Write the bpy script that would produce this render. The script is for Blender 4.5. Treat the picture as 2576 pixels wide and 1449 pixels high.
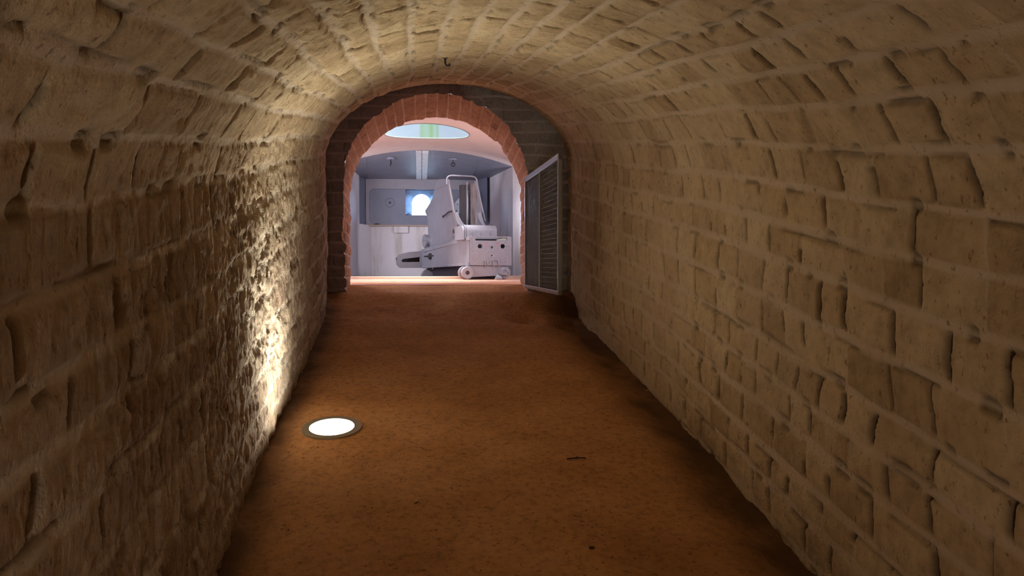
import bpy, math
import numpy as np
from mathutils import Vector
from mathutils.geometry import tessellate_polygon

for o in list(bpy.data.objects): bpy.data.objects.remove(o)
C = bpy.context.scene.collection
sc = bpy.context.scene

# ------------------------------------------------------------------ camera
# world: eye at the origin, +Y along the tunnel, 1 unit = 1 m
FPX = 1860.0
YAW = math.atan(203/FPX); PIT = math.atan(64.5/FPX*math.cos(YAW))
cd = bpy.data.cameras.new('camera'); cam = bpy.data.objects.new('camera', cd); C.objects.link(cam)
cd.sensor_width = 36.0; cd.lens = 36.0*FPX/2576; cd.clip_start = 0.05
cam.rotation_euler = (math.pi/2-PIT, 0, -YAW)
sc.camera = cam
CF = np.array([math.sin(YAW)*math.cos(PIT), math.cos(YAW)*math.cos(PIT), -math.sin(PIT)])
CR = np.array([math.cos(YAW), -math.sin(YAW), 0.0]); CU = np.cross(CR, CF)
def ray(px, py): return CF + CR*(px-1288)/FPX + CU*(724.5-py)/FPX
def at(px, py, Y): r = ray(px, py); return r*Y/r[1]

# ------------------------------------------------------------------ sky, lights, exposure
sc.view_settings.view_transform = 'Standard'; sc.view_settings.look = 'None'
sc.view_settings.gamma = 1.0; sc.view_settings.exposure = 0.0
sc.view_settings.use_curve_mapping = False
w = bpy.data.worlds.new('sky'); sc.world = w; w.use_nodes = True
nt = w.node_tree; nt.nodes.clear()
tc = nt.nodes.new('ShaderNodeTexCoord'); sx = nt.nodes.new('ShaderNodeSeparateXYZ')
cr = nt.nodes.new('ShaderNodeValToRGB'); bg = nt.nodes.new('ShaderNodeBackground'); ow = nt.nodes.new('ShaderNodeOutputWorld')
nt.links.new(tc.outputs['Generated'], sx.inputs[0]); ad = nt.nodes.new('ShaderNodeMath'); ad.operation = 'ADD'; ad.inputs[1].default_value = .5
nt.links.new(sx.outputs[2], ad.inputs[0]); nt.links.new(ad.outputs[0], cr.inputs[0])
cr.color_ramp.elements[0].position = 0.46; cr.color_ramp.elements[0].color = (.02, .027, .034, 1)
e = cr.color_ramp.elements.new(0.505); e.color = (.55, .76, 1.0, 1)
cr.color_ramp.elements[2].position = 0.74; cr.color_ramp.elements[2].color = (0.009, 0.012, 0.015, 1)
e = cr.color_ramp.elements.new(0.65); e.color = (.20, .36, .70, 1)
nt.links.new(cr.outputs[0], bg.inputs[0]); bg.inputs[1].default_value = 110.0
nt.links.new(bg.outputs[0], ow.inputs[0])

def light(name, kind, loc, energy, color, size=0.2, rot=(0,0,0), spread=None, **k):
    d = bpy.data.lights.new(name, kind); d.energy = energy; d.color = color
    if kind == 'AREA':
        d.shape = 'DISK'; d.size = size
        if spread: d.spread = spread
    elif kind == 'SUN': d.angle = size
    else: d.shadow_soft_size = size
    for a, b in k.items(): setattr(d, a, b)
    o = bpy.data.objects.new(name, d); C.objects.link(o); o.location = loc; o.rotation_euler = rot
    return o
light('sun', 'SUN', (0, 9.7, 8), 40.0, (1.0, .95, .92), size=math.radians(50), rot=(math.radians(-6), math.radians(4), 0))
SL = 0.1667; HE = 1.5                      # ramp slope, eye height over the ramp
# the other recessed floor lights of the passage, behind the viewpoint
light('passage_light_behind', 'AREA', (-0.45, -1.2, -1.2*SL-HE+.02), 21.0, (1.0, .90, .74), size=.24, rot=(math.pi, 0, 0))
# unseen fill lights added inside the gun room beside the doorway
light('room_fill_right', 'AREA', (1.45, 8.3, 1.2), 18.0, (.97, .92, 1.0), size=.35, rot=(math.radians(52), 0, math.radians(30)))
light('room_fill_left', 'AREA', (-1.45, 8.3, 1.1), 30.0, (.97, .92, 1.0), size=.35, rot=(math.radians(52), 0, math.radians(-30)))

# unseen cool fills added beside the carriage to light the far walls
light('side_fill_left', 'AREA', (-1.62, 10.3, 0.75), 12.0, (.90, .90, 1.0), size=.45, spread=math.radians(120), rot=(math.radians(90), 0, math.radians(-24)))
light('side_fill_right', 'AREA', (1.62, 10.6, 0.70), 23.0, (.93, .91, 1.0), size=.4, spread=math.radians(120), rot=(math.radians(90), 0, math.radians(24)))
# ------------------------------------------------------------------ noise
def _h(ix, iy, s):
    n = (ix.astype(np.int64)*374761393 + iy.astype(np.int64)*668265263 + s*974634777) & 0xffffffff
    n = ((n ^ (n >> 13))*1274126177) & 0xffffffff
    n = ((n ^ (n >> 16))*2246822519) & 0xffffffff
    return ((n ^ (n >> 15)) & 0xffffff)/float(0xffffff)
def noise(x, y, s=0):
    x, y = np.broadcast_arrays(np.asarray(x, float), np.asarray(y, float))
    ix = np.floor(x); iy = np.floor(y); fx = x-ix; fy = y-iy
    fx = fx*fx*fx*(fx*(fx*6-15)+10); fy = fy*fy*fy*(fy*(fy*6-15)+10)
    a = _h(ix, iy, s); b = _h(ix+1, iy, s); c = _h(ix, iy+1, s); d = _h(ix+1, iy+1, s)
    return (a*(1-fx)+b*fx)*(1-fy)+(c*(1-fx)+d*fx)*fy
def fbm(x, y, s=0, o=4, g=.5):
    r = 0; a = 1; t = 0
    for i in range(o):
        r = r+a*noise(x*2**i+i*7.3, y*2**i+i*3.1, s+i); t += a; a *= g
    return r/t
def sstep(a, b, x):
    t = np.clip((x-a)/(b-a), 0, 1); return t*t*(3-2*t)

def masonry(a, b, seed, ch=(.14, .20), bw=(.17, .38), wc=.015, relief=.009, bmax=8, hz=1.0, wide=-9):
    """a along the courses, b across them -> height, mortar mask, tone, crack"""
    rng = np.random.RandomState(seed)
    B = np.concatenate([[-.5], -.5+np.cumsum(rng.uniform(ch[0], ch[1], int((bmax+1)/ch[0])))])
    bb = b+.030*(noise(a*.9, b*.7, seed)-.5)+.016*(noise(a*5, b*3, seed+1)-.5)
    k = np.clip(np.searchsorted(B, bb.ravel(), side='right').reshape(bb.shape)-1, 0, len(B)-2)
    lo = bb-B[k]; hi = B[k+1]-bb
    dc = np.minimum(lo, hi)
    aa = a+.030*(noise(a*3, b*6, seed+2)-.5)+.012*(noise(a*14, b*22, seed+3)-.5)
    da = np.zeros_like(aa); idx = np.zeros(aa.shape, int); lft = np.zeros_like(aa)
    for c in np.unique(k):
        m = k == c
        W = np.cumsum(rng.uniform(bw[0], bw[1], 120)*(1.55 if B[c] < wide else 1.0))-6+rng.uniform(0, .3)
        sh = aa[m]+(lo[m]-.09)*rng.uniform(-.12, .12)
        j = np.clip(np.searchsorted(W, sh, side='right')-1, 0, 118)
        l = sh-W[j]; r = W[j+1]-sh
        da[m] = np.minimum(l, r); lft[m] = l; idx[m] = j+c*131
    i1 = idx; z = np.zeros_like(idx)
    h1 = _h(i1, z+1, seed); h2 = _h(i1, z+2, seed); h3 = _h(i1, z+3, seed); h4 = _h(i1, z+4, seed)
    wcl = wc*(.45+1.1*noise(a*1.7, k*3.7, seed+4)); wp = .003+.007*noise(a*3, b*3, seed+5)
    r1 = .034*(.7+.7*h1)
    ex = 1-np.clip((dc-wcl)/r1, 0, 1); ey = 1-np.clip((da-wp)/(r1*.7), 0, 1)
    pil = np.sqrt(np.clip(1-(ex**2.2+ey**2.2), 0, 1))
    mort = np.maximum(1-sstep(wcl*.7, wcl*1.3, dc), (1-sstep(wp*.6, wp*1.5, da))*.55)
    rough = fbm(a*22, b*22, seed+8, 4)-.5
    chisel = (noise(a*70*(.6+.8*h3)+b*40*(h2-.5), b*14, seed+9)-.5)
    H = relief*(.35+.9*h2)*pil + .008*(h3-.5)*pil + (lft-.12)*.06*(h4-.5)*pil
    H += rough*.014*(.5+.8*h1)*(.35+.65*pil) + chisel*.003*pil
    openj = (h4 > .12)*sstep(.28, .40, noise(a*4, b*9, seed+11))
    crack = np.exp(-((lft-.006)/(.007+.008*h1))**2)*openj*1.3*sstep(.012, .035, dc)
    c2 = np.exp(-((lo-wcl*1.25)/.006)**2)*sstep(.56, .66, noise(a*5.5, k*5.1, seed+21))
    crack = np.maximum(crack, c2*.85*hz*(h2 > .45))
    hole = sstep(.76, .84, noise(a*13, b*13, seed+12))*np.exp(-((dc-wcl)/.010)**2)
    crack = np.maximum(crack, hole*.6)
    crack = np.clip(crack, 0, 1); H -= crack*.026
    tone = .5+.5*(h1-.5)+.45*(fbm(a*2, b*2, seed+13, 3)-.5)
    return H, mort, tone, crack, pil

# ------------------------------------------------------------------ mesh helpers
BASE = {}
def mesh_obj(name, V, Fc, mat, parent=None, base=None, smooth=False, attrs=None, bevel=0):
    if parent is not None: b = BASE[parent]
    else: b = np.zeros(3) if base is None else np.array(base, float)
    V = np.asarray(V, float)-b
    me = bpy.data.meshes.new(name)
    if isinstance(Fc, np.ndarray):
        n = len(Fc); me.vertices.add(len(V)); me.vertices.foreach_set('co', V.ravel())
        me.loops.add(n*4); me.loops.foreach_set('vertex_index', Fc.ravel().astype(np.int32))
        me.polygons.add(n); me.polygons.foreach_set('loop_start', np.arange(0, n*4, 4, dtype=np.int32))
        me.update(calc_edges=True)
    else:
        me.from_pydata([tuple(v) for v in V], [], Fc); me.update()
    if smooth: me.polygons.foreach_set('use_smooth', np.ones(len(me.polygons), bool))
    if attrs:
        for k, v in attrs.items():
            a = me.attributes.new(k, 'FLOAT', 'POINT'); a.data.foreach_set('value', np.asarray(v, np.float32).ravel())
    me.materials.append(mat)
    o = bpy.data.objects.new(name, me); C.objects.link(o)
    if parent is not None: o.parent = parent
    else: o.location = b
    BASE[o] = b
    if bevel:
        m = o.modifiers.new('bevel', 'BEVEL'); m.width = bevel; m.segments = 2; m.limit_method = 'ANGLE'; m.angle_limit = math.radians(40)
    return o
def thing(name, base, label, cat, group=None):
    o = bpy.data.objects.new(name, None); C.objects.link(o); o.location = base; o.empty_display_size = .1
    BASE[o] = np.array(base, float); tag(o, label, cat, group); return o
def tag(o, label, cat, group=None):
    o['label'] = label; o['category'] = cat
    if group: o['group'] = group
    return o
def struct(o): o['kind'] = 'structure'; return o

class MB:
    def __init__(s, T=None): s.V = []; s.F = []; s.T = T or (lambda p: np.asarray(p, float))
    def add(s, V, F):
        n = len(s.V); s.V += [s.T(v) for v in V]; s.F += [[i+n for i in f] for f in F]; return s
    def box(s, x0, x1, y0, y1, z0, z1):
        V = [(x, y, z) for z in (z0, z1) for y in (y0, y1) for x in (x0, x1)]
        return s.add(V, [(0,2,3,1), (4,5,7,6), (0,1,5,4), (2,6,7,3), (0,4,6,2), (1,3,7,5)])
    def frust(s, p0, p1, r0, r1=None, n=24, cap=True, hole=0):
        p0 = np.array(p0, float); p1 = np.array(p1, float); r1 = r0 if r1 is None else r1
        d = (p1-p0)/np.linalg.norm(p1-p0); u = np.cross(d, [0, 0, 1.0])
        if np.linalg.norm(u) < .1: u = np.cross(d, [0, 1.0, 0])
        u /= np.linalg.norm(u); v = np.cross(d, u)
        A = [2*math.pi*i/n for i in range(n)]
        V = [p0+r0*(math.cos(a)*u+math.sin(a)*v) for a in A]+[p1+r1*(math.cos(a)*u+math.sin(a)*v) for a in A]
        F = [(i, (i+1) % n, n+(i+1) % n, n+i) for i in range(n)]
        if hole:
            V += [p0+hole*(math.cos(a)*u+math.sin(a)*v) for a in A]+[p1+hole*(math.cos(a)*u+math.sin(a)*v) for a in A]
            F += [(2*n+i, 3*n+i, 3*n+(i+1) % n, 2*n+(i+1) % n) for i in range(n)]
            F += [(i, 2*n+i, 2*n+(i+1) % n, (i+1) % n) for i in range(n)]
            F += [(n+i, n+(i+1) % n, 3*n+(i+1) % n, 3*n+i) for i in range(n)]
        elif cap: F += [tuple(range(n))[::-1], tuple(range(n, 2*n))]
        return s.add(V, F)
    def tube(s, P, r, n=10, flat=None):
        P = [np.array(p, float) for p in P]; V = []; F = []
        ref = np.array([0.3, 0.9, 0.2])
        for i, p in enumerate(P):
            d = P[min(i+1, len(P)-1)]-P[max(i-1, 0)]; d /= np.linalg.norm(d)
            u = np.cross(d, ref); u /= np.linalg.norm(u); v = np.cross(d, u)
            V += [p+r*(math.cos(2*math.pi*k/n)*u+math.sin(2*math.pi*k/n)*v) for k in range(n)]
        for i in range(len(P)-1):
            F += [(i*n+k, i*n+(k+1) % n, (i+1)*n+(k+1) % n, (i+1)*n+k) for k in range(n)]
        F += [tuple(range(n))[::-1], tuple(range((len(P)-1)*n, len(P)*n))]
        return s.add(V, F)
    def plate(s, outer, holes, m0, m1):
        """outer/holes: 2-D loops; m0, m1 map (u,v) to the two faces"""
        loops = [outer]+list(holes)
        tri = tessellate_polygon([[Vector((u, v, 0)) for u, v in l] for l in loops])
        P = [q for l in loops for q in l]; n = len(P)
        V = [m0(u, v) for u, v in P]+[m1(u, v) for u, v in P]
        F = [tuple(t) for t in tri]+[tuple(i+n for i in t[::-1]) for t in tri]
        o = 0
        for l in loops:
            L = len(l); F += [(o+i, o+(i+1) % L, n+o+(i+1) % L, n+o+i) for i in range(L)]; o += L
        return s.add(V, F)
    def dome(s, c, nrm, r, h, n=8):
        c = np.array(c, float); d = np.array(nrm, float); d /= np.linalg.norm(d)
        u = np.cross(d, [0, 0, 1.0]); 
        if np.linalg.norm(u) < .1: u = np.cross(d, [0, 1.0, 0])
        u /= np.linalg.norm(u); v = np.cross(d, u); V = []; F = []
        for q in range(3):
            a = q*math.pi/6; V += [c+d*h*math.sin(a)+r*math.cos(a)*(math.cos(2*math.pi*k/n)*u+math.sin(2*math.pi*k/n)*v) for k in range(n)]
        V.append(c+d*h)
        for q in range(2): F += [(q*n+k, q*n+(k+1) % n, (q+1)*n+(k+1) % n, (q+1)*n+k) for k in range(n)]
        F += [(2*n+k, 2*n+(k+1) % n, 3*n) for k in range(n)]
        return s.add(V, F)
    def build(s, name, mat, parent=None, base=None, smooth=False, bevel=0):
        o = mesh_obj(name, s.V, s.F, mat, parent, base, smooth, None, bevel)
        if len(s.F) < 20000:
            import bmesh
            bm = bmesh.new(); bm.from_mesh(o.data); bmesh.ops.recalc_face_normals(bm, faces=bm.faces[:])
            bm.to_mesh(o.data); bm.free()
        if smooth: 
            o.data.polygons.foreach_set('use_smooth', np.ones(len(o.data.polygons), bool))
            o.data.set_sharp_from_angle(angle=math.radians(38))
        return o
def grid_faces(n, m, closed=False):
    i = np.arange(n-1)[:, None]; j = np.arange(m-1)[None, :]
    a = i*m+j; return np.stack([a, a+1, a+m+1, a+m], -1).reshape(-1, 4)
def circ(cx, cy, rx, ry=None, n=24):
    ry = ry or rx
    return [(cx+rx*math.cos(2*math.pi*i/n), cy+ry*math.sin(2*math.pi*i/n)) for i in range(n)]

# ------------------------------------------------------------------ materials
class NT:
    def __init__(s, name):
        s.m = bpy.data.materials.new(name); s.m.use_nodes = True; s.t = s.m.node_tree
        s.b = s.t.nodes['Principled BSDF']; s.tc = None
    def n(s, t, **k):
        x = s.t.nodes.new('ShaderNode'+t)
        for a, b in k.items():
            if hasattr(x, a): setattr(x, a, b)
            else: x.inputs[a.replace('_', ' ')].default_value = b
        return x
    def l(s, a, b): s.t.links.new(a, b)
    def co(s, scale=None, rot=None):
        if not s.tc: s.tc = s.n('TexCoord')
        o = s.tc.outputs['Object']
        if scale is None: return o
        mp = s.n('Mapping'); mp.inputs['Scale'].default_value = scale; s.l(o, mp.inputs[0]); return mp.outputs[0]
    def noise(s, scale, detail=4, rough=.55, vec=None):
        x = s.n('TexNoise'); x.inputs['Scale'].default_value = scale; x.inputs['Detail'].default_value = detail
        x.inputs['Roughness'].default_value = rough; s.l(vec or s.co(), x.inputs['Vector']); return x.outputs[0]
    def attr(s, name):
        x = s.n('Attribute'); x.attribute_name = name; return x.outputs['Fac']
    def ramp(s, fac, stops):
        x = s.n('ValToRGB'); r = x.color_ramp
        while len(r.elements) < len(stops): r.elements.new(.5)
        for e, (p, c) in zip(r.elements, stops): e.position = p; e.color = (*c, 1) if len(c) == 3 else c
        s.l(fac, x.inputs[0]); return x.outputs[0]
    def mix(s, fac, a, b, mode='MIX'):
        x = s.n('Mix', data_type='RGBA', blend_type=mode)
        for v, i in ((fac, 0), (a, 6), (b, 7)):
            if isinstance(v, (int, float)): x.inputs[i].default_value = v
            elif isinstance(v, tuple): x.inputs[i].default_value = (*v, 1)
            else: s.l(v, x.inputs[i])
        return x.outputs[2]
    def math(s, op, a, b=0.0, clamp=False):
        x = s.n('Math', operation=op); x.use_clamp = clamp
        for v, i in ((a, 0), (b, 1)):
            if isinstance(v, (int, float)): x.inputs[i].default_value = v
            else: s.l(v, x.inputs[i])
        return x.outputs[0]
    def bump(s, h, dist, strength=1.0, prev=None):
        x = s.n('Bump'); x.inputs['Strength'].default_value = strength; x.inputs['Distance'].default_value = dist
        s.l(h, x.inputs['Height'])
        if prev is not None: s.l(prev, x.inputs['Normal'])
        return x.outputs[0]
    def fin(s, col, rough=.8, metal=0.0, normal=None, spec=None):
        if isinstance(col, tuple): s.b.inputs['Base Color'].default_value = (*col, 1)
        else: s.l(col, s.b.inputs['Base Color'])
        if isinstance(rough, (int, float)): s.b.inputs['Roughness'].default_value = rough
        else: s.l(rough, s.b.inputs['Roughness'])
        s.b.inputs['Metallic'].default_value = metal
        if spec is not None: s.b.inputs['Specular IOR Level'].default_value = spec
        if normal is not None: s.l(normal, s.b.inputs['Normal'])
        return s.m

def stone_mat(name, cols, mortar, eroded=None):
    t = NT(name)
    big = t.noise(1.6, 5, .6); mid = t.noise(14, 6, .65); fine = t.noise(90, 4, .6)
    tone = t.math('ADD', t.math('MULTIPLY', t.attr('tone'), .55), t.math('MULTIPLY', big, .45))
    base = t.ramp(tone, [(.26, cols[0]), (.5, cols[1]), (.74, cols[2])])
    if eroded:
        wth = t.attr('weather')
        base = t.mix(wth, base, t.ramp(tone, [(.26, eroded[0]), (.5, eroded[1]), (.74, eroded[2])]))
    if eroded: mortar = t.mix(t.attr('weather'), mortar, (.68, .60, .51))
    base = t.mix(.55, base, t.ramp(mid, [(.3, (.50, .47, .42)), (.5, (.92, .90, .88)), (.7, (1.2, 1.2, 1.15))]), 'MULTIPLY')
    col = t.mix(t.math('MULTIPLY', t.attr('mortar'), t.ramp(t.noise(3.1, 4), [(.30, (.45, .45, .45)), (.55, (1, 1, 1))]), True), base, mortar)
    # dark specks and dirt lodged in open joints
    spk = t.ramp(t.noise(46, 3, .7, t.co((1, 1, .6))), [(.60, (1, 1, 1)), (.70, (.38, .30, .24))])
    col = t.mix(.75, col, spk, 'MULTIPLY')
    col = t.mix(t.attr('crack'), col, (.028, .016, .009))
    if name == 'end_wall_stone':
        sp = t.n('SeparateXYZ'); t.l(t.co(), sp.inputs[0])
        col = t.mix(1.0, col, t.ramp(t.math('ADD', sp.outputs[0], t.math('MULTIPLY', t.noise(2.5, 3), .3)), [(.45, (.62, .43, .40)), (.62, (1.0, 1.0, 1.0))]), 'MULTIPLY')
    vs = t.n('TexVoronoi'); vs.inputs['Scale'].default_value = 60; t.l(t.co(), vs.inputs['Vector'])
    pits = t.ramp(vs.outputs['Distance'], [(.05, (0, 0, 0)), (.35, (1, 1, 1))])
    h = t.math('ADD', t.math('MULTIPLY', mid, .55), t.math('MULTIPLY', fine, .30))
    h = t.math('ADD', h, t.math('MULTIPLY', pits, .10))
    groove = t.noise(1.0, 5, .7, t.co((34, 34, 7)))
    h = t.math('ADD', h, t.math('MULTIPLY', groove, t.math('ADD', t.math('MULTIPLY', wth, .7), .35) if eroded else .35))
    return t.fin(col, .93, 0, t.bump(h, .015, 1.0), .2)
M = {}
M['stone'] = stone_mat('limestone_blocks', [(.42, .295, .165), (.60, .45, .275), (.72, .575, .38)], (.66, .53, .39), [(.30, .205, .155), (.47, .36, .275), (.60, .495, .40)])
M['stone_red'] = stone_mat('doorway_reveal_stone', [(.44, .25, .18), (.56, .335, .245), (.64, .40, .30)], (.74, .56, .47))
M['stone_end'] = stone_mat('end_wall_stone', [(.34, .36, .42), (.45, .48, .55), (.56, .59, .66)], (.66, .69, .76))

def soil():
    t = NT('packed_red_earth')
    a = t.noise(2.2, 6, .6); b = t.noise(30, 6, .7); f = t.noise(160, 3, .6)
    c = t.ramp(a, [(.28, (.42, .195, .070)), (.5, (.56, .275, .108)), (.74, (.66, .35, .155))])
    c = t.mix(.6, c, t.ramp(b, [(.34, (.42, .38, .36)), (.5, (.95, .95, .95)), (.72, (1.2, 1.2, 1.15))]), 'MULTIPLY')
    c = t.mix(.7, c, t.ramp(t.noise(55, 2, .5), [(.30, (.30, .22, .16)), (.36, (1, 1, 1))]), 'MULTIPLY')
    c = t.mix(t.math('MULTIPLY', t.attr('edge'), .9, True), c, (.075, .036, .014))  # shade along the wall feet painted into the soil colour
    h = t.math('ADD', t.math('MULTIPLY', b, .6), t.math('MULTIPLY', f, .4))
    return t.fin(c, .82, 0, t.bump(h, .008, .8), .25)
M['soil'] = soil()
def paint(name, col, rough=.45, var=.12, bump=.002, metal=0, sc_=6, spec=None):
    t = NT(name); n = t.noise(sc_, 5, .6); n2 = t.noise(sc_*9, 3, .6)
    lo = tuple(c*(1-var) for c in col); hi = tuple(min(1, c*(1+var*.6)) for c in col)
    c = t.ramp(n, [(.3, lo), (.7, hi)])
    return t.fin(c, rough, metal, t.bump(n2, bump, .6), spec)
def plaster():
    t = NT('white_limewash'); n = t.noise(1.2, 5, .6); v = t.noise(1.0, 4, .6, t.co((5, 5, .7)))
    c = t.ramp(n, [(.3, (.70, .665, .70)), (.7, (.78, .75, .785))])
    c = t.mix(.8, c, t.ramp(v, [(.30, (.70, .66, .58)), (.46, (1, 1, 1))]), 'MULTIPLY')
    return t.fin(c, .9, 0, t.bump(t.noise(18, 5, .6), .01, .5), .2)
M['plaster'] = plaster()
M['vault_paint'] = paint('bounce_tinted_limewash', (.66, .55, .52), .85, .06, .004)  # warm bounce from the floor is put into the ceiling colour
M['room_floor'] = paint('terracotta_screed', (.56, .25, .135), .6, .25, .004, sc_=5)
M['curb'] = paint('worn_curb_paint', (.60, .42, .31), .75, .15, .004)
M['steel_grey'] = paint('dark_grey_ship_paint', (.20, .205, .26), .42, .15, .003, sc_=4)
M['plate_grey'] = paint('mid_grey_ship_paint', (.19, .205, .28), .5, .14, .003, sc_=3)  # bluish tint carries the port's scattered light
M['plate_light'] = paint('paler_grey_paint', (.29, .275, .32), .55, .12, .003, sc_=3)
M['gun'] = paint('light_grey_gun_paint', (.27, .28, .335), .40, .10, .002, sc_=5)  # blue of the port glow mixed into the grey
M['gun_dark'] = paint('darker_grey_gun_paint', (.26, .25, .28), .5, .12, .002)
M['black'] = paint('blackened_iron', (.035, .03, .035), .5, .2)
M['cyl'] = paint('brownish_cylinder_metal', (.24, .20, .20), .4, .25, .003, sc_=9)
M['bright'] = paint('polished_steel', (.75, .75, .78), .18, .05, .001, metal=1)
M['galv'] = paint('galvanised_steel', (.30, .31, .35), .30, .10, .001, metal=.9)
M['wire'] = paint('galvanised_wire', (.24, .25, .28), .45, .10, .001, metal=.8)
M['beam'] = paint('flaking_pale_paint', (.66, .68, .72), .4, .22, .006, sc_=14)
M['lining'] = paint('port_lining_paint', (.24, .32, .44), .95, .25, .004, sc_=9, spec=.05)
M['shade'] = paint('painted_shade', (.045, .035, .05), .6, .2)  # near-black that paints in the shade under and inside the carriage
M['red'] = paint('red_marking_paint', (.62, .12, .10), .6, .1)
M['olive'] = paint('pale_green_primer', (.30, .34, .31), .5, .1)
M['bezel'] = paint('brushed_lamp_bezel', (.45, .42, .32), .35, .1, .001, metal=.7)
M['twig'] = paint('dark_twig', (.06, .03, .015), .9, .2)
M['leaf'] = paint('dry_leaf', (.50, .30, .10), .8, .2)
M['pebble'] = paint('pale_chip', (.42, .33, .22), .9, .2)
def shaft():
    t = NT('oculus_shaft_limewash')
    s = t.n('SeparateXYZ'); t.l(t.co(), s.inputs[0])
    x = s.outputs[0]
    n = t.noise(1.0, 3, .6, t.co((9, 1, .6)))
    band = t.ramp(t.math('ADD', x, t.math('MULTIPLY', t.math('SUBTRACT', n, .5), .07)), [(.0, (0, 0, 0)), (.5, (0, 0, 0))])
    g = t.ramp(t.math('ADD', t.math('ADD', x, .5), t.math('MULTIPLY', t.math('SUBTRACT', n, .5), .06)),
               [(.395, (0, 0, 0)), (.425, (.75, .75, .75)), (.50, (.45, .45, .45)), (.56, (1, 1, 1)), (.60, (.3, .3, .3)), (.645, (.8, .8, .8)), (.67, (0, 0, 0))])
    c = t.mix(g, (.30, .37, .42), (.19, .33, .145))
    return t.fin(c, .9, 0, None, .2)
M['shaft'] = shaft()
def emit(name, col, s):
    t = NT(name); t.b.inputs['Base Color'].default_value = (.8, .8, .75, 1)
    t.b.inputs['Emission Color'].default_value = (*col, 1); t.b.inputs['Emission Strength'].default_value = s; return t.m
M['lamp'] = emit('lit_lamp_glass', (1.0, .96, .79), 66.0)

# ------------------------------------------------------------------ tunnel
YE = 7.06
def xl(Y): return np.interp(Y, [2.4, 3.5, 5.0, 6.0, 7.06], [-.715, -.785, -.825, -.865, -.955])
def xr(Y): return np.interp(Y, [3.6, 5.0, 6.2, 7.06], [1.385, 1.335, 1.30, 1.30])
ZB, ZS, ZC = -1.76, -.235, .50            # section heights: below floor, springing, crown (over the ramp line)
def section(n):
    hw = 1.10
    th = np.linspace(math.pi, 0, 400)
    ex = np.cos(th); ez = ZS+(ZC-ZS)*np.sin(th)
    X = np.concatenate([np.full(120, -1.0), ex, np.full(120, 1.0)])
    Z = np.concatenate([np.linspace(ZB, ZS, 121)[:-1], ez, np.linspace(ZS, ZB, 121)[1:]])
    L = np.concatenate([[0], np.cumsum(np.hypot(np.diff(X)*hw, np.diff(Z)))])
    l = np.linspace(0, L[-1], n)
    return np.interp(l, L, X), np.interp(l, L, Z), l
NS = 640
SX, SZ, SLN = section(NS)
Ys = [-3.2]
while Ys[-1] < YE:
    y = Ys[-1]; Ys.append(y+(.06 if y < 1.1 else .0055 if y < 3 else .008 if y < 5 else .011))
Ys = np.array(Ys); Ys = Ys*1.0; Ys[-12:] = np.linspace(Ys[-12], YE+.10, 12)
YY, LL = np.meshgrid(Ys, SLN, indexing='ij')
H, mort, tone, crack, pil = masonry(YY, LL, 11, ch=(.125, .175), bw=(.15, .31), hz=.55, wide=1.9)
side_l = 1-sstep(1.3, 2.1, LL)                    # left wall is badly weathered
er = side_l*sstep(1.2, 2.2, YY)*(1-sstep(5.0, 6.3, YY)*.7)
g1 = fbm(YY*34, LL*3.2, 31, 4); g2 = fbm(YY*11, LL*9, 35, 5); g3 = fbm(YY*48, LL*26, 38, 3)
H = H*(1-er*.35)+er*((g1-.5)*.024-sstep(.58, .70, g2)*.012+(g3-.5)*.016)
mort = mort*(1-.7*er*sstep(.42, .60, fbm(YY*6, LL*9, 71, 3)))
patch = sstep(.5, .62, fbm(YY*3, LL*3, 52, 3))*sstep(1.6, 2.2, LL)*(1-sstep(2.5, 3.0, LL))*(1-sstep(3.2, 3.9, YY))
H -= patch*.02*fbm(YY*30, LL*30, 55, 3)
smear = sstep(3.35, 3.8, LL)*sstep(.40, .62, fbm(YY*1.4, LL*1.4, 66, 3)+.12*sstep(3.5, 5, YY))   # pointing smeared over the lower right wall
H = H*(1-.55*smear); mort = np.clip(mort*(1-.5*smear)+.22*smear, 0, 1)
crack = crack*(1-.35*smear)
crack = np.clip(crack*(1-er*.5)+er*sstep(.62, .78, g2)*.35, 0, 1)
H += .03*(fbm(YY*1.1, LL*1.1, 60, 2)-.5)
H *= sstep(-.1, .25, YE-YY)*.5+.5
hw = (xr(YY)-xl(YY))/2; xc = (xr(YY)+xl(YY))/2
PX = xc+hw*SX[None, :]; PZ = SL*YY+SZ[None, :]
# section normal pointing inwards
wth_ = (1-sstep(.9, 2.3, LL))
tx = np.gradient(PX, axis=1); tz = np.gradient(PZ, axis=1); tl = np.hypot(tx, tz)
nx, nz = tz/tl, -tx/tl
H -= .012
PX = PX+nx*H; PZ = PZ+nz*H
if True:
    V = np.stack([PX, YY, PZ], -1)
    cuts = [0, int(NS*.28), int(NS*.72), NS-1]
    for nm, a, b, mt in (('wall_left', cuts[0], cuts[1], 'stone'), ('ceiling', cuts[1], cuts[2], 'stone'), ('wall_right', cuts[2], cuts[3], 'stone')):
        s_ = slice(a, b+1)
        o = mesh_obj(nm, V[:, s_].reshape(-1, 3), grid_faces(len(Ys), b-a+1)[:, ::-1].copy(), M[mt], smooth=True,
                     attrs={'mortar': mort[:, s_], 'tone': tone[:, s_], 'crack': crack[:, s_], 'weather': wth_[:, s_]})
        struct(o)
# unseen wall added behind the viewpoint to keep sky light out
mb = MB(); mb.box(-1.1, 1.7, -3.3, -3.2, -2.3, .1); o = mb.build('wall_light_stop', M['stone_end']); struct(o)

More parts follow.
